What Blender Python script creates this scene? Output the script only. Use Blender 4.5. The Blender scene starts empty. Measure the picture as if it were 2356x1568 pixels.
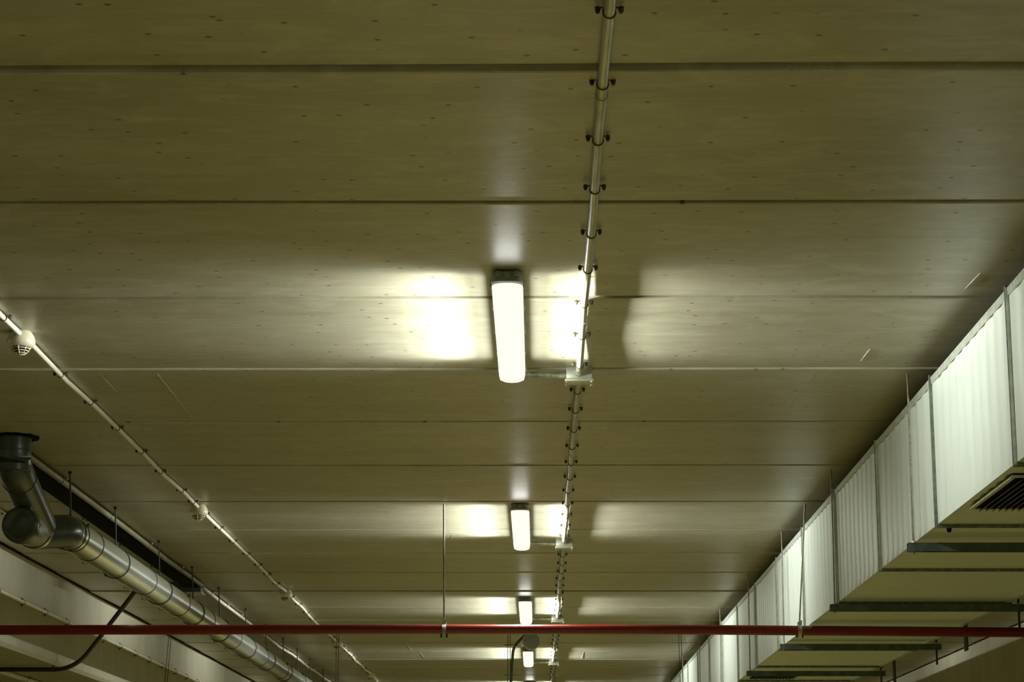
import bpy, bmesh, math, random
from mathutils import Vector, Matrix
random.seed(7)
S = bpy.context.scene
C = S.collection
PI = math.pi
# ---------------------------------------------------------------- camera, world, exposure, lamps' light
CZ = 1.60                       # eye height; every height below is given above the eye and shifted by CZ
FPX = 5000.0
cam = bpy.data.cameras.new('camera'); cam.sensor_width = 36.0; cam.lens = FPX/2356*36.0
cam.clip_start = .05; cam.clip_end = 200
co = bpy.data.objects.new('camera', cam); C.objects.link(co)
pitch = math.atan(1141/FPX); yaw = math.atan(62/FPX*math.cos(pitch))
co.matrix_world = Matrix.Translation((0, 0, CZ)) @ Matrix.Rotation(yaw, 4, 'Z') @ Matrix.Rotation(PI/2+pitch, 4, 'X') @ Matrix.Rotation(.0012, 4, 'Z')
S.camera = co
w = bpy.data.worlds.new('world'); S.world = w; w.use_nodes = True
w.node_tree.nodes['Background'].inputs[0].default_value = (.30, .27, .12, 1)
w.node_tree.nodes['Background'].inputs[1].default_value = .02
S.view_settings.view_transform = 'Standard'; S.view_settings.look = 'None'
S.view_settings.exposure = 0.0; S.view_settings.gamma = 1.0
S.view_settings.use_curve_mapping = False
# slab levels (each precast plank steps a few millimetres), needed for the lamps' height
CE = 1.916                                         # ceiling height above the eye
XL, XR = -3.59, 4.40                               # beam face on the left, wall on the right
G = 10080.
def dist(y): return G/(1925-y)-.437                # distance of a ceiling seam read at image row y
steps = [.010, .006, .006, .006, .003, .004, .004, .002, .004, .004, .010, .003, .004, .004, .005, .004, .004, .004, .004]   # each plank starts this much lower, rises to CE
gw =    [.030, .014, .020, .007, .012, .012, .012, .010, .010, .012, .02, .01, .01, .01, .01, .012, .012, .01, .01]
gd =    [.012, .014, .014, .004, .010, .012, .012, .006, .010, .012, .016, .008, .01, .01, .01, .012, .012, .01, .01]
seams = [dist(y) for y in (152, 463, 683, 846, 968.5, 1069, 1152, 1217, 1271, 1315.5, 1357.5, 1395, 1425, 1451, 1477, 1497, 1515.5, 1534, 1551)]
pre = [seams[0]-1.21*k for k in range(11, 0, -1)]
post = [seams[-1]+1.2*k for k in range(1, 22)]
alls = [(y, .004, .012, .012) for y in pre]+list(zip(seams, steps, gw, gd))+[(y, .004, .012, .012) for y in post]
def czat(y):                                       # underside height of the slab at y
    zz = CE
    for (y0, st, *_), (y1, *_) in zip(alls, alls[1:]):
        if y0 <= y < y1: zz = CE-st*(1-(y-y0)/(y1-y0))
    return zz
LAMP_Y = [-3.1, 2.05, 7.27, 12.66, 17.73, 22.62, 27.6, 32.7]     # near end of each batten lamp
LAMP_X = -.105; LAMP_L = 1.52
SIDE_W = 4.5; UP_W = 3.0; MID_W = 7.0; WIDE_W = 4.5; DOWN_W = 72.0; END_W = .045
LCOL = (.97, 1.0, .955)
def area(name, loc, rot, sx, sy, W, spread):
    l = bpy.data.lights.new(name, 'AREA'); l.shape = 'RECTANGLE'; l.size = sx; l.size_y = sy
    l.energy = W; l.color = LCOL; l.spread = math.radians(spread)
    o = bpy.data.objects.new(name, l); C.objects.link(o); o.location = loc; o.rotation_euler = rot
    return o
for y in LAMP_Y:
    cy = y+LAMP_L/2; h = CZ+czat(y+.6)-CE
    for sgn in (1, -1):
        area('lamp_light', (LAMP_X+.063*sgn, cy, h+1.850), (0, -sgn*PI/2, 0), .018, 1.40, SIDE_W, 70)      # sides of the clear cover
        area('lamp_light', (LAMP_X+.0627*sgn, cy, h+1.850), (0, -sgn*(PI/2+.19), 0), .018, 1.40, UP_W, 34)
        area('lamp_light', (LAMP_X+.0633*sgn, cy, h+1.850), (0, -sgn*PI/2, 0), .018, 1.38, MID_W, 88)
        area('lamp_light', (LAMP_X+.0636*sgn, cy, h+1.850), (0, -sgn*PI/2, 0), .018, 1.36, WIDE_W, 165)
    area('lamp_light', (LAMP_X, cy, h+1.818), (0, 0, 0), .09, 1.36, DOWN_W, 118)
    area('lamp_light', (LAMP_X, y+.015, h+1.842), (-PI/2, 0, 0), .085, .016, END_W, 110)

# ---------------------------------------------------------------- materials
def mat(name, col, rough=.6, metal=0., nscale=None, ncol=None, nstretch=(1, 1, 1), bump=0., bscale=40, spec=.5):
    m = bpy.data.materials.new(name); m.use_nodes = True
    nt = m.node_tree; b = nt.nodes['Principled BSDF']
    b.inputs['Base Color'].default_value = (*col, 1); b.inputs['Roughness'].default_value = rough
    b.inputs['Metallic'].default_value = metal; b.inputs['Specular IOR Level'].default_value = spec
    tc = nt.nodes.new('ShaderNodeTexCoord'); mp = nt.nodes.new('ShaderNodeMapping')
    mp.inputs['Scale'].default_value = nstretch; nt.links.new(tc.outputs['Object'], mp.inputs[0])
    if nscale:
        n = nt.nodes.new('ShaderNodeTexNoise'); n.inputs['Scale'].default_value = nscale; n.inputs['Detail'].default_value = 6
        nt.links.new(mp.outputs[0], n.inputs[0])
        r = nt.nodes.new('ShaderNodeValToRGB'); r.color_ramp.elements[0].position = .35; r.color_ramp.elements[1].position = .68
        r.color_ramp.elements[0].color = (*ncol, 1); r.color_ramp.elements[1].color = (*col, 1)
        nt.links.new(n.outputs[0], r.inputs[0]); nt.links.new(r.outputs[0], b.inputs['Base Color'])
    if bump:
        n2 = nt.nodes.new('ShaderNodeTexNoise'); n2.inputs['Scale'].default_value = bscale; n2.inputs['Detail'].default_value = 5
        nt.links.new(mp.outputs[0], n2.inputs[0])
        bp = nt.nodes.new('ShaderNodeBump'); bp.inputs['Strength'].default_value = bump; bp.inputs['Distance'].default_value = .004
        nt.links.new(n2.outputs[0], bp.inputs['Height']); nt.links.new(bp.outputs[0], b.inputs['Normal'])
    return m

def mixc(nt, fac, a, b, mode='MIX'):
    n = nt.nodes.new('ShaderNodeMix'); n.data_type = 'RGBA'; n.blend_type = mode
    for s, v in ((n.inputs[0], fac), (n.inputs[6], a), (n.inputs[7], b)):
        if isinstance(v, (int, float)): s.default_value = v
        elif isinstance(v, tuple): s.default_value = (*v, 1)
        else: nt.links.new(v, s)
    return n.outputs[2]
def ramp(nt, src, p0, p1, c0=(0, 0, 0), c1=(1, 1, 1)):
    r = nt.nodes.new('ShaderNodeValToRGB'); e = r.color_ramp.elements
    e[0].position = p0; e[1].position = p1; e[0].color = (*c0, 1); e[1].color = (*c1, 1)
    nt.links.new(src, r.inputs[0]); return r.outputs[0]
def concrete(name, base, dark, light, along='x', rough=.42, pits=True):
    m = bpy.data.materials.new(name); m.use_nodes = True
    nt = m.node_tree; b = nt.nodes['Principled BSDF']
    tc = nt.nodes.new('ShaderNodeTexCoord')
    def mp(sc):
        n = nt.nodes.new('ShaderNodeMapping'); n.inputs['Scale'].default_value = sc
        nt.links.new(tc.outputs['Object'], n.inputs[0]); return n.outputs[0]
    def noise(vec, sc, det=6, ro=.55, dis=0):
        n = nt.nodes.new('ShaderNodeTexNoise'); n.inputs['Scale'].default_value = sc; n.inputs['Detail'].default_value = det
        n.inputs['Roughness'].default_value = ro; n.inputs['Distortion'].default_value = dis
        nt.links.new(vec, n.inputs[0]); return n.outputs[0]
    if along == 'x': s1, s2, s3 = (.45, 1.6, 1), (1.3, 8, 1), (11, 26, 8)
    else: s1, s2, s3 = (1, 1.6, .35), (1, 8, .4), (20, 20, 8)
    big = noise(mp(s1), 1.3); streak = noise(mp(s2), 4, 8, .62, .3); fine = noise(mp(s3), 6, 4, .7)
    c = mixc(nt, ramp(nt, big, .32, .70), dark, base)
    c = mixc(nt, ramp(nt, streak, .50, .80, c1=(.75, .75, .75)), c, light)
    c = mixc(nt, ramp(nt, fine, .30, .75, (.30, .30, .30), (0, 0, 0)), c, dark)
    if along == 'x':
        band = noise(mp((.06, 2.6, .1)), 2.0, 5, .6)
        c = mixc(nt, ramp(nt, band, .50, .72, c1=(.55, .55, .55)), c, (dark[0]*.86, dark[1]*.82, dark[2]*.72))
    # pale swirling scratches
    sw = noise(mp((1.1, 3.0, 1)), 3.2, 9, .66, 2.2)
    n = nt.nodes.new('ShaderNodeMath'); n.operation = 'SUBTRACT'; nt.links.new(sw, n.inputs[0]); n.inputs[1].default_value = .5
    a = nt.nodes.new('ShaderNodeMath'); a.operation = 'ABSOLUTE'; nt.links.new(n.outputs[0], a.inputs[0])
    line = ramp(nt, a.outputs[0], .0, .012, (1, 1, 1), (0, 0, 0))
    msk = ramp(nt, noise(mp((.6, 1.5, 1)), 1.1), .50, .64, c1=(.60, .60, .60))
    mot = noise(mp((1.6, 2.6, 1)), 3.0, 7, .68, .8)
    c = mixc(nt, ramp(nt, mot, .48, .74, c1=(.6, .6, .6)), c, light)
    mm = mixc(nt, 1.0, line, msk, 'MULTIPLY')
    c = mixc(nt, mm, c, light)
    bump_h = mixc(nt, .5, streak, fine)
    if pits:
        v = nt.nodes.new('ShaderNodeTexVoronoi'); v.voronoi_dimensions = '2D'; v.inputs['Scale'].default_value = 1.0
        nt.links.new(mp((6.5, 8.5, 1)), v.inputs[0])
        pit = ramp(nt, v.outputs['Distance'], .035, .070, (1, 1, 1), (0, 0, 0))
        pm = ramp(nt, v.outputs['Color'], .46, .60, c1=(.9, .9, .9))
        pf = mixc(nt, 1.0, pit, pm, 'MULTIPLY')
        c = mixc(nt, pf, c, (dark[0]*.22, dark[1]*.22, dark[2]*.22))
    nt.links.new(c, b.inputs['Base Color'])
    b.inputs['Roughness'].default_value = rough; b.inputs['Specular IOR Level'].default_value = .45
    bp = nt.nodes.new('ShaderNodeBump'); bp.inputs['Strength'].default_value = .30; bp.inputs['Distance'].default_value = .003
    nt.links.new(bump_h, bp.inputs['Height']); nt.links.new(bp.outputs[0], b.inputs['Normal'])
    return m
M = {}
M['ceil'] = concrete('ceiling_concrete', (.40, .388, .295), (.30, .282, .195), (.50, .49, .39), 'x', .36)
M['wall'] = concrete('wall_concrete', (.46, .45, .34), (.36, .34, .22), (.52, .51, .40), 'z', .6, False)
M['floor'] = mat('floor_concrete', (.34, .285, .085), .55, 0, 2.0, (.26, .215, .06), bump=.1)
M['ridge'] = mat('cement_ridge', (.46, .44, .32), .6, 0, 60, (.34, .31, .20))
M['galv'] = mat('galvanised_duct', (.72, .78, .69), .40, .35, 3.0, (.66, .73, .63), (1, 7, .6))
M['galv_u'] = mat('galvanised_trim', (.72, .76, .66), .35, .6, 30, (.5, .54, .46))
M['flange'] = mat('flange_steel', (.26, .29, .24), .45, .6, 30, (.12, .14, .11))
M['channel'] = mat('channel_steel', (.13, .17, .145), .5, .4, 25, (.08, .105, .09))
M['spiral'] = mat('polished_pipe', (.84, .87, .81), .21, .72, 2.0, (.70, .74, .66), (6, .6, 6))
M['grey_pvc'] = mat('grey_plastic', (.055, .07, .05), .28, 0, 14, (.035, .045, .032))
M['conduit'] = mat('conduit_steel', (.56, .56, .44), .36, .35, 12, (.40, .38, .26), (3, .5, 3))
M['conduit_w'] = mat('conduit_plastic', (.74, .73, .61), .34, 0, 12, (.62, .60, .47), (3, .5, 3))
M['clip'] = mat('clip_steel', (.10, .085, .04), .45, .5, 60, (.05, .04, .02))
M['rod'] = mat('threaded_rod_steel', (.055, .052, .035), .55, .3, 80, (.03, .028, .018))
M['rod_l'] = mat('bright_rod_steel', (.34, .33, .24), .38, .5, 80, (.2, .19, .12))
M['red'] = mat('red_paint', (.22, .012, .008), .25, 0, 8, (.17, .009, .006), (.5, 4, 4))
M['olive'] = mat('olive_steel_pipe', (.30, .28, .16), .32, .5, 12, (.20, .185, .10), (3, .5, 3))
M['box'] = mat('junction_box_steel', (.60, .62, .52), .35, .4, 20, (.46, .48, .38))
M['boxd'] = mat('dark_box_paint', (.075, .10, .085), .4, .1, 20, (.05, .07, .06))
M['beige'] = mat('detector_plastic', (.60, .57, .42), .38, 0, 20, (.54, .50, .36))
M['lampbody'] = mat('lamp_body_plastic', (.30, .33, .31), .45, 0, 30, (.24, .27, .25))
M['blackpipe'] = mat('dark_pipe', (.035, .03, .028), .35, 0, 30, (.02, .018, .016))
M['cable'] = mat('dark_cable', (.10, .115, .085), .45, 0, 30, (.07, .08, .06))
M['disc'] = mat('grey_disc', (.30, .31, .27), .5, 0, 30, (.26, .27, .23))
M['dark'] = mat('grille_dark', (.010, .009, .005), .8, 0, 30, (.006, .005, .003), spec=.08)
em = bpy.data.materials.new('lamp_cover'); em.use_nodes = True
nt = em.node_tree; nt.nodes.clear(); o = nt.nodes.new('ShaderNodeOutputMaterial'); e = nt.nodes.new('ShaderNodeEmission')
e.inputs[0].default_value = (1.0, .945, .755, 1); e.inputs[1].default_value = 1.2; nt.links.new(e.outputs[0], o.inputs[0])
M['cover'] = em

# ---------------------------------------------------------------- helpers
def V(x, y, z): return Vector((x, y, z+CZ))
def bmn(): return bmesh.new()
def add_box(bm, x0, x1, y0, y1, z0, z1, bev=0):
    r = bmesh.ops.create_cube(bm, size=1)
    bmesh.ops.scale(bm, vec=(x1-x0, y1-y0, z1-z0), verts=r['verts'])
    bmesh.ops.translate(bm, vec=((x0+x1)/2, (y0+y1)/2, (z0+z1)/2), verts=r['verts'])
    if bev:
        es = list({e for v in r['verts'] for e in v.link_edges})
        bmesh.ops.bevel(bm, geom=es, offset=bev, segments=2, affect='EDGES', profile=.5)
def ring_pts(c, t, r, n, up=None):
    t = t.normalized(); a = Vector((0, 0, 1)) if abs(t.z) < .9 else Vector((1, 0, 0))
    u = t.cross(a).normalized(); v = u.cross(t).normalized()
    return [c+u*(r*math.cos(2*PI*k/n))+v*(r*math.sin(2*PI*k/n)) for k in range(n)]
def add_tube(bm, pts, r, n=12, caps=True, radii=None):
    pts = [Vector(p) for p in pts]; rings = []
    for i, p in enumerate(pts):
        if i == 0: t = pts[1]-p
        elif i == len(pts)-1: t = p-pts[i-1]
        else: t = (pts[i+1]-p).normalized()+(p-pts[i-1]).normalized()
        rr = radii[i] if radii else r
        rings.append([bm.verts.new(q) for q in ring_pts(p, t, rr, n)])
    for a, b in zip(rings, rings[1:]):
        for k in range(n): bm.faces.new((a[k], a[(k+1) % n], b[(k+1) % n], b[k]))
    if caps: bm.faces.new(rings[0][::-1]); bm.faces.new(rings[-1])
def arc_fillet(pts, rad, n=8):
    pts = [Vector(p) for p in pts]; out = [pts[0]]
    for a, p, b in zip(pts, pts[1:], pts[2:]):
        d1 = (a-p).normalized(); d2 = (b-p).normalized()
        q1 = p+d1*rad; q2 = p+d2*rad
        for k in range(n+1):
            t = k/n; out.append(q1*(1-t)**2+p*2*t*(1-t)+q2*t*t)
    out.append(pts[-1]); return out
def add_torus(bm, c, axis, R, r, n=28, m=8, a0=0, a1=2*PI):
    axis = Vector(axis).normalized(); a = Vector((0, 0, 1)) if abs(axis.z) < .9 else Vector((1, 0, 0))
    u = axis.cross(a).normalized(); v = axis.cross(u).normalized(); c = Vector(c)
    closed = abs(a1-a0-2*PI) < 1e-6; N = n if closed else n+1; rings = []
    for i in range(N):
        an = a0+(a1-a0)*i/n; d = u*math.cos(an)+v*math.sin(an)
        rings.append([bm.verts.new(c+d*(R+r*math.cos(2*PI*k/m))+axis*(r*math.sin(2*PI*k/m))) for k in range(m)])
    for i in range(N if closed else N-1):
        A = rings[i]; B = rings[(i+1) % N]
        for k in range(m): bm.faces.new((A[k], A[(k+1) % m], B[(k+1) % m], B[k]))
    if not closed: bm.faces.new(rings[0][::-1]); bm.faces.new(rings[-1])
def add_lathe(bm, c, prof, n=28, axis='z'):       # prof: (radius, height) list
    c = Vector(c); rings = []
    for r, h in prof:
        row = []
        for k in range(n):
            a = 2*PI*k/n; x, y = r*math.cos(a), r*math.sin(a)
            row.append(bm.verts.new(c+(Vector((x, y, h)) if axis == 'z' else Vector((x, h, y)))))
        rings.append(row)
    for a, b in zip(rings, rings[1:]):
        for k in range(n): bm.faces.new((a[k], a[(k+1) % n], b[(k+1) % n], b[k]))
    bm.faces.new(rings[0][::-1]); bm.faces.new(rings[-1])
def obj(name, bm, m, parent=None, smooth=True, ang=40):
    bmesh.ops.recalc_face_normals(bm, faces=bm.faces)
    me = bpy.data.meshes.new(name); bm.to_mesh(me); bm.free()
    me.materials.append(m)
    if smooth:
        me.shade_smooth(); me.set_sharp_from_angle(angle=math.radians(ang))
    o = bpy.data.objects.new(name, me); C.objects.link(o)
    if parent: o.parent = parent
    return o
def thing(name, label, cat, loc=(0, 0, 0), group=None):
    o = bpy.data.objects.new(name, None); C.objects.link(o); o.empty_display_size = .05
    o.location = loc; o['label'] = label; o['category'] = cat
    if group: o['group'] = group
    return o
def tag(o, label, cat, group=None):
    o['label'] = label; o['category'] = cat
    if group: o['group'] = group
    return o
def struct(name, bm, m, smooth=False):
    o = obj(name, bm, m, smooth=smooth); o['kind'] = 'structure'; return o
def dup(root, loc, label):
    r = root.copy(); C.objects.link(r); r.location = loc; r['label'] = label
    for ch in list(root.children):
        c = ch.copy(); C.objects.link(c); c.parent = r
        for g in list(ch.children):
            d = g.copy(); C.objects.link(d); d.parent = c
    return r

# ---------------------------------------------------------------- the setting
prof = [(-9.5, CE)]
for y, st, wd, dp in alls:
    top = CE+dp; z = CE-st
    prof += [(y-wd/2-.10, CE-.0002), (y-wd/2-.006, CE), (y-wd/2, CE+.003), (y-wd/2+.001, top)]
    prof += [(y+wd/2-.001, top), (y+wd/2, z+.003), (y+wd/2+.005, z), (y+wd/2+.10, czat(y+wd/2+.10))]
prof.append((52, CE))
bm = bmn()
xs = [-9.5]+[-9+.5*i for i in range(29)]+[XR+.6]
rows = []
rng = random.Random(3)
for (y, zz) in prof:
    rows.append([bm.verts.new(V(x, y+.004*math.sin(x*1.7+y*3)+.0015*math.sin(x*9+y*5), zz)) for x in xs])
for a, b in zip(rows, rows[1:]):
    for k in range(len(xs)-1): bm.faces.new((a[k], a[k+1], b[k+1], b[k]))
up = [bm.verts.new(V(x, y, CE+.3)) for x, y in ((-9.5, -9.5), (XR+.6, -9.5), (XR+.6, 52), (-9.5, 52))]
bm.faces.new(up)
ceil = struct('ceiling', bm, M['ceil'])
# cement ridges left on the slab
def W(px, py, z):                                  # image point -> place on the horizontal plane z above the eye
    q = co.matrix_world.to_3x3() @ Vector((px-1178, -(py-784), -FPX)); k = z/q.z
    return Vector((q.x*k, q.y*k, z))
bm = bmn()
for (a, b, r) in (((362, 856), (443, 962), .0035), ((232, 860), (270, 900), .0022), ((775, 880), (790, 915), .002), ((1872, 857), (1803, 958), .0025),
                  ((2256, 626), (2220, 664), .004), ((2002, 801), (1980, 830), .005), ((1632, 1318), (1606, 1354), .003), ((1598, 1479), (1582, 1497), .004),
                  ((935, 1480), (948, 1496), .004), ((965, 1498), (978, 1515), .004), ((1344, 1498), (1336, 1516), .004), ((1040, 1228), (1020, 1268), .0025)):
    p, q = W(*a, CE), W(*b, CE)
    p.z = czat(p.y)+CZ; q.z = czat(q.y)+CZ
    r *= .6 if p.y < 15 else .4
    add_tube(bm, [p, (p+q)/2, q], r, 6, radii=[r*.5, r, r*.4])
o = obj('trim_1', bm, M['ridge']); o['kind'] = 'structure'
bm = bmn(); add_box(bm, -9.5, XR+.6, -9.5, 52, -.2, 0); struct('floor', bm, M['floor'])
bm = bmn(); add_box(bm, XR, XR+.4, -9.5, 52, 0, CZ+CE+.02); struct('wall_right', bm, M['wall'])
bm = bmn(); add_box(bm, -9.7, -9.4, -9.5, 52, 0, CZ+CE+.02); struct('wall_left', bm, M['wall'])
bm = bmn(); add_box(bm, -9.5, XR+.6, 51.6, 52, 0, CZ+CE+.02); struct('wall_back', bm, M['wall'])
bm = bmn(); add_box(bm, -9.5, XR+.6, -9.9, -9.5, 0, CZ+CE+.02); struct('wall_front', bm, M['wall'])
# deep concrete beam along the left, with chamfered lower edge
bm = bmn()
sec = [(XL, CE+.01), (XL, 1.275), (XL-.025, 1.25), (-4.9, 1.25), (-4.925, 1.275), (-4.925, CE+.01)]
ra = [bm.verts.new(V(x, -9.5, zz)) for x, zz in sec]; rb = [bm.verts.new(V(x, 51.6, zz)) for x, zz in sec]
for k in range(len(sec)): bm.faces.new((ra[k], ra[(k+1) % 6], rb[(k+1) % 6], rb[k]))
bm.faces.new(ra[::-1]); bm.faces.new(rb); struct('beam_left', bm, M['wall'])
bm = bmn()                                         # dark joint between slab and beam, and slab and right wall
add_box(bm, XL-.01, XL+.012, -9.5, 51.6, CZ+CE-.014, CZ+CE+.012); o = struct('trim_2', bm, M['dark'])
bm = bmn(); add_box(bm, XR-.010, XR+.01, -9.5, 51.6, CZ+CE-.012, CZ+CE+.012); o = struct('trim_3', bm, M['dark'])

# ---------------------------------------------------------------- batten lamps
def stadium(L, w, r, n=6):                         # rounded rectangle outline, x across, y along from 0 to L
    pts = []
    for cx, cy, a0 in ((w/2-r, r, -PI/2), (w/2-r, L-r, 0), (-w/2+r, L-r, PI/2), (-w/2+r, r, PI)):
        for k in range(n+1):
            a = a0+PI/2*k/n; pts.append((cx+r*math.cos(a), cy+r*math.sin(a)))
    return pts
def loft(bm, layers):
    rr = []
    for (L0, L1, w, r, z) in layers:
        rr.append([bm.verts.new((x, y+L0, z)) for x, y in stadium(L1-L0, w, r)])
    n = len(rr[0])
    for a, b in zip(rr, rr[1:]):
        for k in range(n): bm.faces.new((a[k], a[(k+1) % n], b[(k+1) % n], b[k]))
    bm.faces.new(rr[0]); bm.faces.new(rr[-1][::-1])
lab = ['behind', 'behind', 'nearest and largest of the glowing batten lamps, beside the big conduit box', 'second glowing batten lamp from the viewer, above the middle of the red pipe',
       'third glowing batten lamp, its far end just touching the red pipe', 'fourth glowing batten lamp, seen just below the red pipe under the round grey disc',
       'farthest batten lamp, only its near end showing at the bottom edge', 'beyond']
L0 = thing('batten_lamp', lab[2], 'ceiling lamp', (LAMP_X, LAMP_Y[2], CZ+1.90+czat(7.87)-CE), 'lit batten lamps in a row along the ceiling')
zc = -1.90                                          # local zero is z=1.90 above the eye
bm = bmn()
loft(bm, [(0, LAMP_L, .098, .030, CE-.004+zc), (0, LAMP_L, .104, .032, 1.888+zc), (-.002, LAMP_L+.002, .112, .036, 1.884+zc), (-.002, LAMP_L+.002, .112, .036, 1.876+zc)])
body = obj('lamp_body', bm, M['lampbody'], L0, ang=50)
bm = bmn()
loft(bm, [(.022, LAMP_L-.006, .108, .047, 1.8755+zc), (.026, LAMP_L-.008, .106, .050, 1.850+zc), (.034, LAMP_L-.016, .098, .047, 1.834+zc), (.055, LAMP_L-.035, .070, .034, 1.8265+zc)])
obj('diffuser', bm, M['cover'], L0, ang=60)
for s in (-1, 1):
    for yy in (.06, .38, .76, 1.14, 1.46):
        bm = bmn(); add_box(bm, s*.057-.003, s*.057+.003, yy-.012, yy+.012, 1.866+zc, 1.894+zc, .001); obj('latch', bm, M['lampbody'], L0)
bm = bmn(); add_tube(bm, [(0, -.012, 1.898+zc), (0, .004, 1.898+zc)], .010, 14); obj('end_plug', bm, M['lampbody'], L0)
for s in (-1, 1):
    bm = bmn(); add_box(bm, s*.032-.009, s*.032+.009, -.014, .002, 1.894+zc, CE-.006+zc, .001); obj('mounting_tab', bm, M['lampbody'], L0)
for i, y in enumerate(LAMP_Y):
    if i in (2,): continue
    d = dup(L0, (LAMP_X, y, CZ+1.90+czat(y+.6)-CE), lab[i])
    if i in (0, 1): d['label'] = ['batten lamp far behind the viewer', 'batten lamp overhead just out of view'][i]
    if i == 7: d['label'] = 'batten lamp beyond the bottom edge of the photo'
# ---------------------------------------------------------------- conduits with clips
def clip_mesh(r, wall=False):                       # saddle clip: strap under the tube, two screw feet; local axis y, tube centre at origin, fixing plane at +z
    bm = bmn(); t = .0022
    add_torus(bm, (0, 0, 0), (0, 1, 0), r+t*.6, t, 16, 6)
    return bm
def conduit(name, label, cat, pts, r, m, ys, side='ceil', clipmat=None, n=14, foot=.020, tabmat=None, group=None):
    t = thing(name, label, cat, pts[0], group)
    T = Vector(t.location)
    bm = bmn(); add_tube(bm, [Vector(p)-T for p in pts], r, n); obj('tube', bm, m, t)
    proto = None
    bm = bmn(); add_torus(bm, (0, 0, 0), (0, 1, 0), r+.0012, .0022, 18, 6)
    for s in (-1, 1):
        if side == 'ceil':
            add_box(bm, s*(r+foot*.55)-foot*.5, s*(r+foot*.55)+foot*.5, -.006, .006, r-.004, r-.001)
            add_tube(bm, [(s*(r+foot*.7), 0, r+.002), (s*(r+foot*.7), 0, r-.016)], .0042, 8)
            add_tube(bm, [(s*(r+foot*.7), 0, r-.006), (s*(r+foot*.7), 0, r-.011)], .0072, 6)
        else:
            add_box(bm, -r+.001, -r+.004, -.006, .006, s*(r+foot*.55)-foot*.5, s*(r+foot*.55)+foot*.5)
            add_tube(bm, [(-r-.008, 0, s*(r+foot*.35)), (-r+.010, 0, s*(r+foot*.35))], .0036, 8)
    bmesh.ops.recalc_face_normals(bm, faces=bm.faces)
    me = bpy.data.meshes.new('pipe_clip'); bm.to_mesh(me); bm.free(); me.materials.append(clipmat or M['clip']); me.shade_smooth(); me.set_sharp_from_angle(angle=.7)
    for y in ys:
        # follow the polyline
        for a, b in zip(pts, pts[1:]):
            if a[1] <= y <= b[1]:
                k = (y-a[1])/(b[1]-a[1]); p = Vector(a).lerp(Vector(b), k); break
        else: continue
        c = bpy.data.objects.new('pipe_clip', me); C.objects.link(c); c.parent = t; c.location = p-T
    return t
def run(x, y0, y1, z, wob=.004, stepy=.6, seed=1, jog=()):
    r = random.Random(seed); pts = []; y = y0
    while y < y1-.2:
        pts.append(V(x+r.uniform(-wob, wob)*(1+max(0, y-13)*.12), y, z+czat(y)-CE+r.uniform(-wob, wob)*.3)); y += stepy
    pts.append(V(x, y1, z+czat(y1)-CE)); return [tuple(p) for p in pts]
BOXY = [8.92, 14.31, 19.38, 24.27, 29.25]
near_clips = [dist(y) for y in (10, 177, 305, 418, 522, 605, 684, 760, 827, 887)]
ys = near_clips+[9.72+.475*k for k in range(46)]
ys = [y for y in ys if all(abs(y-b) > .10 for b in BOXY)]
cpts = run(.171, 1.5, 34, CE-.019, .0035, .62, 4)
cd = conduit('lamp_conduit', 'long pale steel conduit along the ceiling beside the row of lamps', 'conduit', cpts, .0135, M['conduit'], ys)
T = cd.location
for y in (5.45, 7.98, 10.9, 13.2, 16.4, 19.0):        # couplings
    bm = bmn(); a = None
    for p, q in zip(cpts, cpts[1:]):
        if p[1] <= y <= q[1]: a = Vector(p).lerp(Vector(q), (y-p[1])/(q[1]-p[1])); dd = (Vector(q)-Vector(p)).normalized()
    add_tube(bm, [a-dd*.035-T, a+dd*.035-T], .0158, 14); obj('coupling', bm, M['conduit'], cd)
# junction boxes and corrugated flexible tails
jl = ['large grey junction box on the lamp conduit beside the nearest lamp', 'grey junction box on the lamp conduit beside the second lamp',
      'small grey junction box on the lamp conduit just above the red pipe', 'tiny grey junction box on the lamp conduit below the red pipe', 'junction box beyond the bottom edge of the photo']
fl = ['ribbed flexible cable sleeve from the nearest lamp to its box', 'ribbed flexible cable sleeve from the second lamp to its box', 'flexible cable sleeve from the third lamp to its box',
      'flexible cable sleeve from the fourth lamp to its box', 'flexible cable sleeve beyond the bottom edge of the photo']
for i, y in enumerate(BOXY):
    zz = czat(y)
    if i == 0:
        J = thing('junction_box', jl[0], 'junction box', (.171, y, CZ+zz), 'junction boxes beside the lamps')
        bm = bmn(); add_box(bm, -.052, .056, -.042, .042, -.046, .006, .003); obj('box_body', bm, M['box'], J)
        bm = bmn(); add_box(bm, -.058, .062, -.047, .047, -.056, -.0455, .002); obj('box_lid', bm, M['box'], J)
        for sx in (-.050, .054):
            for sy in (-.038, .038):
                bm = bmn(); add_tube(bm, [(sx, sy, -.0595), (sx, sy, -.050)], .005, 8); obj('screw', bm, M['galv_u'], J)
        bm = bmn(); add_tube(bm, [(-.080, -.012, -.026), (-.048, -.012, -.026)], .0115, 8); obj('cable_gland', bm, M['galv_u'], J)
        bm = bmn(); add_tube(bm, [(0, -.062, -.019), (0, -.030, -.019)], .0175, 14); obj('conduit_bush', bm, M['box'], J)
        F = thing('flexible_sleeve', fl[0], 'cable sleeve', (0, y-.012, CZ+zz-.026), 'flexible cable sleeves')
        bm = bmn(); pts = []; rad = []
        n = 150
        for k in range(n+1):
            t = k/n; x = .171-.078-(t*(.171-.078-LAMP_X-.045)); pts.append((x, -.075*t*t, .004*math.sin(t*PI)-.010*t)); rad.append(.0112+.0026*(1 if (k//3) % 2 else -1)*.8)
        add_tube(bm, pts, .009, 10, radii=rad); obj('corrugated_tube', bm, M['galv_u'], F)
    else:
        dup(J, (.171, y, CZ+zz), jl[i]); dup(F, (0, y-.012, CZ+zz-.026), fl[i])

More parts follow.
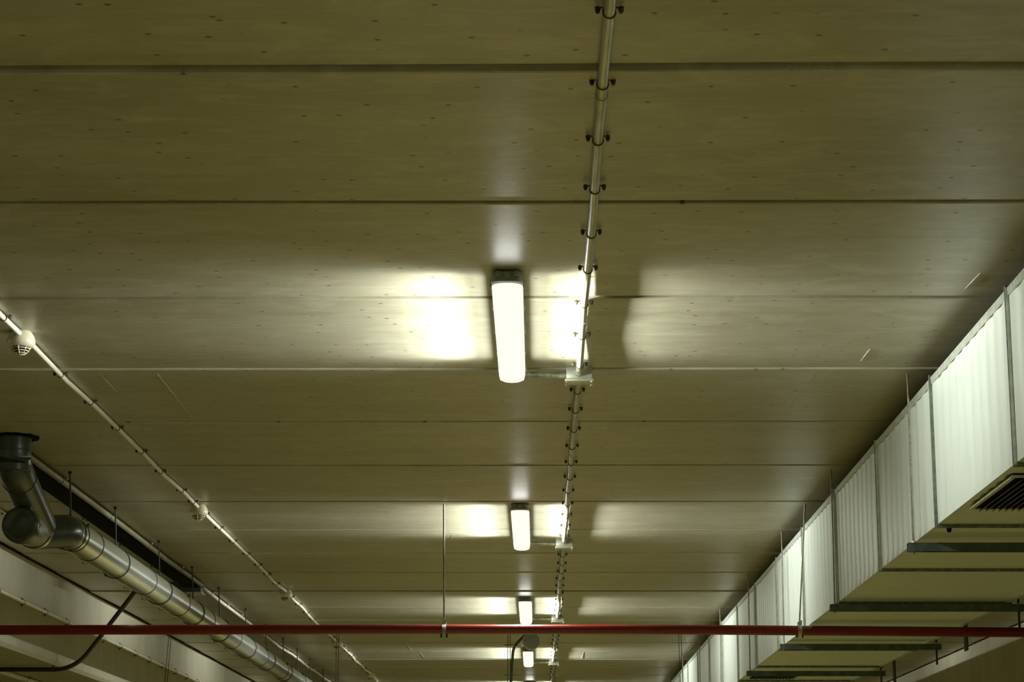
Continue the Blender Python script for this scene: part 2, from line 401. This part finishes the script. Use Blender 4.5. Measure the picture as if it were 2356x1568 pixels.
# detector line on the left, with heat detectors
HD = [8.20, 12.72, 17.25, 21.75, 26.15]
ys = [5.6, 6.2, 6.8, 7.4, 7.9]+[dist(v) for v in (848, 915, 975, 1030, 1075, 1120)]+[12.58-.08, 12.98, 13.6, 14.25, 14.9, 15.5, 16.1, 16.7, 17.6, 18.2, 18.9, 19.5, 20.1, 20.7, 21.3, 22.3, 22.9, 23.5, 24.1, 24.7, 25.3]
conduit('detector_conduit', 'thin pale conduit running diagonally at left through the round detectors', 'conduit', run(-2.005, 4.0, 34, CE-.016, .007, .63, 9), .0105, M['conduit_w'], ys)
dl = ['nearest beige dome heat detector at the left edge of the photo', 'second beige dome heat detector, above the shiny pipe', 'third beige dome heat detector, above the red pipe',
      'fourth dome heat detector, just below the red pipe by two thin rods', 'farthest dome heat detector at the bottom edge']
for i, y in enumerate(HD):
    if i == 0:
        D = thing('heat_detector', dl[0], 'detector', (-2.005, y, CZ+czat(y)), 'dome heat detectors on the left conduit')
        bm = bmn(); add_lathe(bm, (0, 0, 0), [(.030, .004), (.041, -.006), (.050, -.020), (.0545, -.034), (.0560, -.042), (.0550, -.050), (.049, -.059), (.040, -.064)]); obj('detector_base', bm, M['beige'], D, ang=55)
        bm = bmn(); add_lathe(bm, (0, 0, 0), [(.034, -.061), (.034, -.066), (.026, -.084), (.012, -.090)]); obj('sensor_core', bm, M['dark'], D)
        bm = bmn()
        add_torus(bm, (0, 0, -.070), (0, 0, 1), .0365, .0022, 24, 6); add_torus(bm, (0, 0, -.079), (0, 0, 1), .031, .0022, 24, 6); add_torus(bm, (0, 0, -.087), (0, 0, 1), .022, .0022, 24, 6)
        for k in range(8):
            a = 2*PI*k/8; c_, s_ = math.cos(a), math.sin(a)
            add_tube(bm, [(.040*c_, .040*s_, -.060), (.0365*c_, .0365*s_, -.070), (.031*c_, .031*s_, -.079), (.021*c_, .021*s_, -.088), (0, 0, -.093)], .0026, 6)
        obj('detector_cage', bm, M['beige'], D)
    else: dup(D, (-2.005, y, CZ+czat(y)), dl[i])

# ceiling pipes left of the detectors
BX = 16.72
conduit('ceiling_pipe', 'olive steel pipe on the ceiling from behind the dark vertical pipe to the dark box', 'pipe', run(-2.585, 10.56, BX-.04, CE-.030, .003, .9, 21), .0165, M['olive'], [11.62, 13.0, 14.3, 15.6], clipmat=M['olive'])
conduit('thin_ceiling_pipe', 'thinner conduit in the shadow left of the olive ceiling pipe', 'pipe', run(-2.765, 10.6, BX-.02, CE-.016, .004, .9, 22), .0095, M['olive'], [10.8, 12.0, 13.2, 14.4, 15.6])
conduit('far_ceiling_pipe', 'pale conduit continuing beyond the dark box towards the bottom of the photo', 'pipe', run(-2.62, BX+.16, 34, CE-.022, .008, .9, 23), .0130, M['conduit_w'], [17.3+.9*k for k in range(11)], clipmat=M['conduit'])
B = thing('cable_box', 'dark grey box with pale lid fixed to the ceiling where the olive pipe ends', 'junction box', (-2.73, BX+.07, CZ+czat(BX)))
bm = bmn(); add_box(bm, -.115, .135, -.09, .09, -.075, .004, .004); obj('box_body', bm, M['boxd'], B)
bm = bmn(); add_box(bm, -.122, .142, -.095, .095, -.086, -.0745, .003); obj('box_lid', bm, M['galv_u'], B)
bm = bmn(); add_tube(bm, [(-.26, 0, -.035), (-.115, 0, -.035)], .012, 10); obj('cable_gland', bm, M['conduit'], B)
conduit('rear_conduit', 'slim conduit on the ceiling between the shiny pipe and the left beam', 'conduit', run(-3.215, 8.0, 34, CE-.012, .004, .9, 24), .0085, M['conduit'], [9+.8*k for k in range(20)])
# conduit on the beam face
conduit('beam_conduit', 'thin pale conduit clipped along the face of the left concrete beam', 'conduit', run(XL+.022, 8.0, 36, 1.588, .002, .7, 25), .0125, M['conduit_w'], [9.3+.72*k for k in range(28)], side='wall')
# pale pipe below the beam
conduit('soffit_pipe', 'bright pale pipe under the left beam in the bottom left corner', 'pipe', run(-4.10, 9.0, 40, 1.229, .002, 1.0, 26), .020, M['conduit_w'], [15.45, 17.5, 19.5], clipmat=M['clip'])

# ---------------------------------------------------------------- shiny round pipe
PX, PZ, PR = -2.50, 1.580, .084
P = thing('round_pipe', 'shiny metal round pipe hanging diagonally at the lower left', 'pipe', V(PX, 11.475, PZ))
T = P.location
bm = bmn(); add_tube(bm, [Vector(V(PX, 11.475, PZ))-T, Vector(V(PX, 13, PZ))-T, Vector(V(PX, 20, PZ))-T, Vector(V(PX, 45, PZ))-T], PR, 48); obj('pipe_body', bm, M['spiral'], P)
for y in (11.62, 12.02, 13.75, 15.1, 16.3, 17.8, 19.6, 21.2, 22.6, 24.4, 26.0, 28):
    bm = bmn()
    add_torus(bm, V(PX, y, PZ)-T, (0, 1, 0), PR+.001, .0028, 40, 6); obj('joint_ring', bm, M['rod'], P)
for y in (11.62, 15.1, 17.8, 19.6, 21.2, 22.6, 24.4):
    bm = bmn(); a = .62
    c = V(PX+math.cos(a)*(PR+.008), y, PZ+math.sin(a)*(PR+.008))-T
    add_tube(bm, [c-Vector((0, .020, 0)), c+Vector((0, .020, 0))], .0055, 8); add_tube(bm, [c-Vector((.004, 0, .012)), c+Vector((.004, 0, .012))], .0075, 8); obj('band_bolt', bm, M['rod'], P)
# near end: jog elbow, junction with end cap, vertical riser to the slab
QX, QZ = -2.585, 1.517; UX, UZ = -2.618, 1.548
E = thing('pipe_junction', 'dark grey riser from the ceiling joining a capped pipe end at the left edge', 'pipe')
bm = bmn(); add_tube(bm, [V(QX, 10.78, QZ), V(UX, 11.20, UZ)], PR+.001, 40); obj('junction_body', bm, M['spiral'], E)
bm = bmn(); add_tube(bm, [V(UX, 11.20, UZ), V(UX, 11.24, UZ)], PR+.007, 40); obj('socket_ring', bm, M['spiral'], E)
bm = bmn(); add_torus(bm, V(UX, 11.20, UZ), (0, 1, 0), PR+.005, .003, 40, 6); obj('seal_ring', bm, M['rod'], E)
bm = bmn(); add_lathe(bm, V(QX, 10.77, QZ), [(.060, -.030), (.066, -.034), (.082, -.034), (.090, -.026), (.092, -.01), (.092, .03), (.086, .034)], 40, 'y'); obj('end_cap', bm, M['grey_pvc'], E, ang=50)
bm = bmn()
ep = arc_fillet([V(UX, 11.23, UZ), V(UX+.004, 11.28, UZ+.002), V(PX-.006, 11.42, PZ-.002), V(PX, 11.47, PZ)], .03, 4)
add_tube(bm, ep, PR+.003, 40); obj('offset_bend', bm, M['grey_pvc'], E)
RX, RY = -2.565, 10.47
bm = bmn()
rp = arc_fillet([V(RX, RY, CE+.004), V(RX, RY, 1.77), V(UX+.03, 11.20, UZ+.03)], .10, 8)
add_tube(bm, rp, .0825, 40); obj('riser', bm, M['grey_pvc'], E)
for k_, (y, zz) in enumerate(((RY, 1.80), (RY, 1.795))):
    pass
bm = bmn(); add_tube(bm, [V(RX, RY, 1.845), V(RX, RY, 1.835)], .0845, 40); add_tube(bm, [V(RX, RY, 1.770), V(RX, RY, 1.740)], .0865, 40); obj('socket_ring', bm, M['grey_pvc'], E)
dv = (V(UX+.03, 11.20, UZ+.03)-V(RX, RY, 1.77)).normalized(); c = V(RX, RY, 1.77)+dv*.16
bm = bmn(); add_torus(bm, c, dv, .083, .003, 40, 6); obj('seal_ring', bm, M['rod'], E)
bm = bmn()
rr = random.Random(5); top = []; bot = []
for k in range(30):
    a = 2*PI*k/30; r = .115+rr.uniform(-.008, .010)
    top.append(bm.verts.new(V(RX+r*math.cos(a), RY+r*math.sin(a), CE+.004))); bot.append(bm.verts.new(V(RX+(r-.004)*math.cos(a), RY+(r-.004)*math.sin(a), CE-.012)))
for k in range(30): bm.faces.new((top[k], top[(k+1) % 30], bot[(k+1) % 30], bot[k]))
bm.faces.new(top); bm.faces.new(bot[::-1]); obj('ceiling_collar', bm, M['dark'], E)
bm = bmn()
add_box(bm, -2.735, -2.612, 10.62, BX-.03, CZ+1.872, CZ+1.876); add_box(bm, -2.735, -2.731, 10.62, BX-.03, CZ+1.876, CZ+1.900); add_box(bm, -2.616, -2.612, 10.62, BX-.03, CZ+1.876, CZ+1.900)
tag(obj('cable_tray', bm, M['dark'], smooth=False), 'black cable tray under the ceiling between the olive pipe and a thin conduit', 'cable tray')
# hangers
hy = [11.52, 12.80, 14.32, 15.74, 17.10, 18.70, 20.10, 21.5, 22.8, 24.1, 25.6]
H = None
where = ['by the dark riser', 'second from the dark riser', 'third from the dark riser', 'crossing in front of the dark ceiling box', 'just beyond the dark ceiling box', 'second beyond the dark box, cut by the red pipe',
         'its top just showing above the red pipe', 'first whose top is below the red pipe', 'second whose top is below the red pipe', 'third whose top is below the red pipe', 'farthest, at the bottom edge']
for i, y in enumerate(hy):
    lb = 'thin rod holding shiny round pipe, '+where[i]
    if i == 0:
        H = thing('pipe_hanger', lb, 'pipe hanger', (PX, y, CZ+czat(y)), 'hangers of the shiny round pipe')
        h = CE-PZ
        bm = bmn(); add_tube(bm, [(-.015, 0, .004), (0, 0, -h+PR+.006)], .0048, 8); obj('rod', bm, M['rod'], H)
        bm = bmn(); add_tube(bm, [(-.015, 0, .003), (-.015, 0, -.012)], .010, 6); obj('nut', bm, M['rod'], H)
        bm = bmn(); add_torus(bm, (0, 0, -h), (0, 1, 0), PR+.0035, .0035, 40, 6); add_tube(bm, [(0, 0, -h+PR+.002), (0, 0, -h+PR+.022)], .008, 8); obj('ring_clamp', bm, M['rod'], H)
    else: dup(H, (PX, y, CZ+czat(y)), lb)

# dark elbow pipe across the left
ex = 16.4
t = thing('dark_bent_pipe', 'dark bent pipe crossing the left beam below the red pipe', 'pipe')
pts = arc_fillet([V(-5.4, ex, 1.222), V(-3.475, ex, 1.222), V(-2.98, ex, CE-.02)], .16, 10)
bm = bmn(); add_tube(bm, pts, .017, 14); obj('tube', bm, M['blackpipe'], t)
for x in (-3.64, -4.4):
    bm = bmn(); add_torus(bm, V(x, ex, 1.222), (1, 0, 0), .019, .004, 18, 6); add_box(bm, x-.008, x+.008, ex-.004, ex+.004, CZ+1.238, CZ+1.252); obj('pipe_clip', bm, M['clip'], t)

# ---------------------------------------------------------------- rectangular duct
DX0, DX1, DZ0, DZ1 = 1.592, 2.49, 1.216, 1.806
DY0, SEC, NSEC = -4.54, 1.4615, 32                    # joints at 7.15, 8.61 ...
DU = thing('rectangular_duct', 'large pale ribbed rectangular air duct running along the right', 'air duct', V(DX0, DY0, DZ0))
bm = bmn()
W_, H_ = DX1-DX0, DZ1-DZ0; cr = .012; e_ = .045; N = 64
def ringpts(off):
    o_ = off
    return [(0, 0), (e_, 0+o_), (W_-e_, 0+o_), (W_, 0), (W_-o_, e_), (W_-o_, H_-e_), (W_, H_), (W_-e_, H_-o_), (e_, H_-o_), (0, H_), (o_, H_-e_), (o_, e_)]
prev = None
for i in range(N+1):
    y = SEC*i/N; ph = (y-.08)/(SEC-.16)*9
    off = 0 if not (0 <= ph <= 9) else .0045*(1-math.cos(2*PI*ph))
    ringv = [bm.verts.new((x, y, z)) for x, z in ringpts(off)]
    if prev:
        for k in range(12): bm.faces.new((prev[k], prev[(k+1) % 12], ringv[(k+1) % 12], ringv[k]))
    prev = ringv
secm = obj('duct_section', bm, M['galv'], DU, ang=35)
bm = bmn()
for (x0, x1, z0, z1) in ((-.013, 0, -.015, H_+.015), (W_, W_+.013, -.015, H_+.015), (0, W_, -.015, 0), (0, W_, H_, H_+.015)):
    add_box(bm, x0, x1, -.0045, .0045, z0, z1)
fm = obj('joint_flange', bm, M['flange'], DU, smooth=False)
for k in range(1, NSEC):
    c = secm.copy(); C.objects.link(c); c.location = (0, SEC*k, 0)
    c = fm.copy(); C.objects.link(c); c.location = (0, SEC*k, 0)
    # bright lip of the angle beside each joint
bm = bmn()
add_box(bm, -.011, -.0005, -.0095, -.0047, -.010, H_+.010); lp = obj('flange_lip', bm, M['galv_u'], DU, smooth=False); lp.location = (0, SEC*4, 0)
for k in range(5, 26):
    if k % 2 == 0 or k > 9:
        c = lp.copy(); C.objects.link(c); c.location = (0, SEC*k, 0)
bm = bmn(); add_box(bm, -.006, .018, .02, SEC*NSEC-.02, H_-.003, H_+.005); add_box(bm, -.005, -.0006, .02, SEC*NSEC-.02, H_-.022, H_+.004)
obj('edge_strip', bm, M['galv_u'], DU, smooth=False)
bm = bmn(); add_box(bm, W_-.02, W_+.006, .02, SEC*NSEC-.02, -.006, .02); obj('edge_strip', bm, M['galv_u'], DU, smooth=False)
for (y0, y1, x1) in ((7.38, 8.12, .84), (16.55, 17.10, .40)):
    # recessed louvred grille on the underside
    g = obj('air_grille', (lambda b: (add_box(b, .035, x1, y0-DY0, y1-DY0, -.008, -.001), b)[1])(bmn()), M['dark'], DU, smooth=False)
    bm = bmn()
    for a, b in ((.03, .045), (x1-.008, x1+.008)): add_box(bm, a, b, y0-DY0, y1-DY0, -.014, -.006)
    for yy in (y0, y1): add_box(bm, .03, x1+.008, yy-DY0-.008, yy-DY0+.008, -.014, -.006)
    obj('grille_frame', bm, M['galv_u'], g, smooth=False)
    bm = bmn(); x = .07
    while x < x1-.02:
        r = bmesh.ops.create_cube(bm, size=1); bmesh.ops.scale(bm, vec=(.003, y1-y0-.02, .018), verts=r['verts'])
        bmesh.ops.rotate(bm, cent=(0, 0, 0), matrix=Matrix.Rotation(.7, 3, 'Y'), verts=r['verts'])
        bmesh.ops.translate(bm, vec=(x, (y0+y1)/2-DY0, -.016), verts=r['verts']); x += .024
    obj('louvre', bm, M['rod'], g, smooth=False)
bm = bmn(); add_tube(bm, [(.060, 8.70-DY0, -.001), (.060, 8.70-DY0, -.020)], .012, 10, radii=[.012, .007]); obj('drain_plug', bm, M['dark'], DU)
# trapeze brackets with rods
by = [4.1, 6.55, 9.02, 11.48, 13.90, 16.18, 18.75, 21.2, 23.7, 26.1]
bw = ['out of view beside the duct', 'out of view beside the near duct', 'nearest, at the far right', 'second from the right edge', 'third, just below the red pipe', 'fourth, at the louvred grille near the bottom edge',
      'fifth, its rod top just above the red pipe', 'sixth, its rod beyond the red pipe', 'seventh, at the bottom edge', 'eighth and farthest, thin rod at the bottom edge']
for i, y in enumerate(by):
    lb = 'duct bracket with hanger rods, '+bw[i]
    if i == 0:
        K = thing('duct_bracket', lb, 'bracket', (0, y, CZ), 'hanger brackets under the rectangular duct')
        bm = bmn(); z1 = DZ0-.0165
        add_box(bm, DX0-.055, DX1+.065, -.020, .020, z1-.004, z1); add_box(bm, DX0-.055, DX1+.065, -.020, -.016, z1-.036, z1-.004); add_box(bm, DX0-.055, DX1+.065, .016, .020, z1-.036, z1-.004)
        obj('channel', bm, M['channel'], K, smooth=False)
        bm = bmn(); add_tube(bm, [(DX0-.027, 0, CE+.004), (DX0-.030, 0, z1-.045)], .0045, 8); obj('rod', bm, M['rod_l'], K)
        bm = bmn(); add_tube(bm, [(DX1+.036, 0, CE+.004), (DX1+.036, 0, z1-.13)], .0065, 8); obj('rod', bm, M['rod'], K)
        for x in (DX0-.030, DX1+.036):
            bm = bmn(); add_tube(bm, [(x, 0, z1-.010), (x, 0, z1-.0035)], .010, 6); add_tube(bm, [(x, 0, z1+.0005), (x, 0, z1+.008)], .010, 6); obj('nut', bm, M['galv_u'], K)
    else: dup(K, (0, y, CZ+czat(y)-CE), lb)
# flat straps on the far side of the duct
sl = ['flat dark strap on the far side of the duct, nearest the right edge', 'flat dark strap on the far side of the duct, middle one', 'flat dark strap on the far side of the duct, nearest the bottom edge']
for i, y in enumerate((12.95, 15.6, 18.2)):
    if i == 0:
        st = thing('duct_strap', sl[0], 'strap', (DX1+.04, y, CZ+CE), 'flat straps beside the duct')
        bm = bmn(); add_box(bm, -.003, .003, -.05, .05, -.84, .003); obj('strap_plate', bm, M['rod'], st, smooth=False)
        bm = bmn(); add_box(bm, -.02, .02, -.02, .02, -.012, .003); obj('strap_foot', bm, M['rod'], st, smooth=False)
    else: dup(st, (DX1+.04, y, CZ+czat(y)), sl[i])

# ---------------------------------------------------------------- red pipe and its hangers
RY_, RZ_ = 12.70, 1.176
pts = [V(-4.9+.25, RY_, RZ_+.001)]+[V(x, RY_, RZ_+dz) for x, dz in ((-3.1, -.001), (-1, .002), (0, .002), (1, .000), (2, -.008), (3, -.016), (XR-.01, -.024))]
bm = bmn(); pts[0] = V(-9.3, RY_, RZ_); add_tube(bm, pts, .0285, 28)
tag(obj('red_pipe', bm, M['red']), 'long horizontal red pipe crossing the whole photo near the bottom', 'pipe')
def red_hanger(x0, x1, label, src=None):
    h = thing('red_pipe_hanger', label, 'pipe hanger', V(x1, RY_, RZ_), 'hangers of the red pipe')
    dz = -.000
    bm = bmn(); add_tube(bm, [(x0-x1, 0, czat(RY_)-RZ_+.004), (0, 0, .045)], .0050, 8); obj('rod', bm, M['rod_l'], h)
    bm = bmn(); add_torus(bm, (0, 0, 0), (1, 0, 0), .0315, .0035, 28, 6)
    for s in (-.008, .008): add_torus(bm, (s, 0, 0), (1, 0, 0), .0315, .0030, 28, 6)
    add_box(bm, -.013, .013, -.012, .012, .026, .046, .002); obj('ring_clamp', bm, M['galv_u'], h)
    for s in (-.016, .016):
        bm = bmn(); add_tube(bm, [(s, 0, -.044), (s, -.004, -.024)], .0055, 8); obj('bolt', bm, M['clip'], h)
    bm = bmn(); add_tube(bm, [(-.004, -.006, .030), (.012, -.006, .052)], .008, 6); obj('nut', bm, M['galv_u'], h)
red_hanger(-.555, -.547, 'pale thin rod and clamp holding the red pipe near the middle')
red_hanger(1.572, 1.520, 'leaning rod and clamp holding the red pipe in front of the duct')

# ---------------------------------------------------------------- twin rods farther off, cable and round disc
RP = 20.75
tl = ['pair of thin rods hanging below the red pipe before the left beam', 'pair of thin rods hanging below the red pipe by the fourth detector', 'pair of thin rods tied to a dark cable in the middle', 'pair of thin rods hanging below the red pipe left of the duct']
for i, (x, lean) in enumerate(((-3.50, -.05), (-1.905, 0), (-.275, 0), (1.345, .02))):
    t = thing('hanging_rods', tl[i], 'hanger rods', (x, RP, CZ+czat(RP)), 'pairs of thin rods beyond the red pipe')
    for s in (-.011, .011):
        bm = bmn(); add_tube(bm, [(s, 0, .004), (s*1.1+lean, 0, -.95)], .0032, 6); obj('rod', bm, M['rod'], t)
    bm = bmn(); add_box(bm, -.02+lean*.9, .02+lean*.9, -.006, .006, -.925, -.915); obj('tie_plate', bm, M['rod'], t, smooth=False)
cz = czat(RP)
t = thing('dark_cable', 'dark grey cable bending over and down along the middle pair of rods', 'cable')
bm = bmn()
cp = arc_fillet([V(.05, RP-.03, cz-.018), V(-.10, RP-.03, cz-.020), V(-.235, RP-.03, cz-.16), V(-.245, RP-.03, cz-.30), V(-.285, RP-.03, cz-.95)], .06, 6)
add_tube(bm, cp, .014, 10); obj('cable_body', bm, M['cable'], t)
for dz in (.14, .42, .70):
    bm = bmn(); add_box(bm, -.315, -.205, RP-.05, RP-.02, CZ+cz-dz-.003, CZ+cz-dz+.003); obj('cable_tie', bm, M['clip'], t, smooth=False)
D = thing('round_disc', 'round grey disc with pale rim hanging just below the red pipe, over the fourth lamp', 'round fitting', V(-.062, 20.45, 1.790))
D.rotation_euler = (0, 0, math.radians(8))
bm = bmn(); add_lathe(bm, (0, 0, 0), [(.074, -.02), (.080, -.020), (.082, .0), (.082, .05), (.070, .055)], 36, 'y'); obj('disc_rim', bm, M['beige'], D, ang=50)
bm = bmn(); add_lathe(bm, (0, 0, 0), [(.072, -.024), (.076, -.019)], 36, 'y'); obj('disc_face', bm, M['disc'], D)
bm = bmn(); add_tube(bm, [(0, .03, .07), (0, .03, czat(20.45)-1.790+.004)], .012, 10); obj('stem', bm, M['beige'], D)
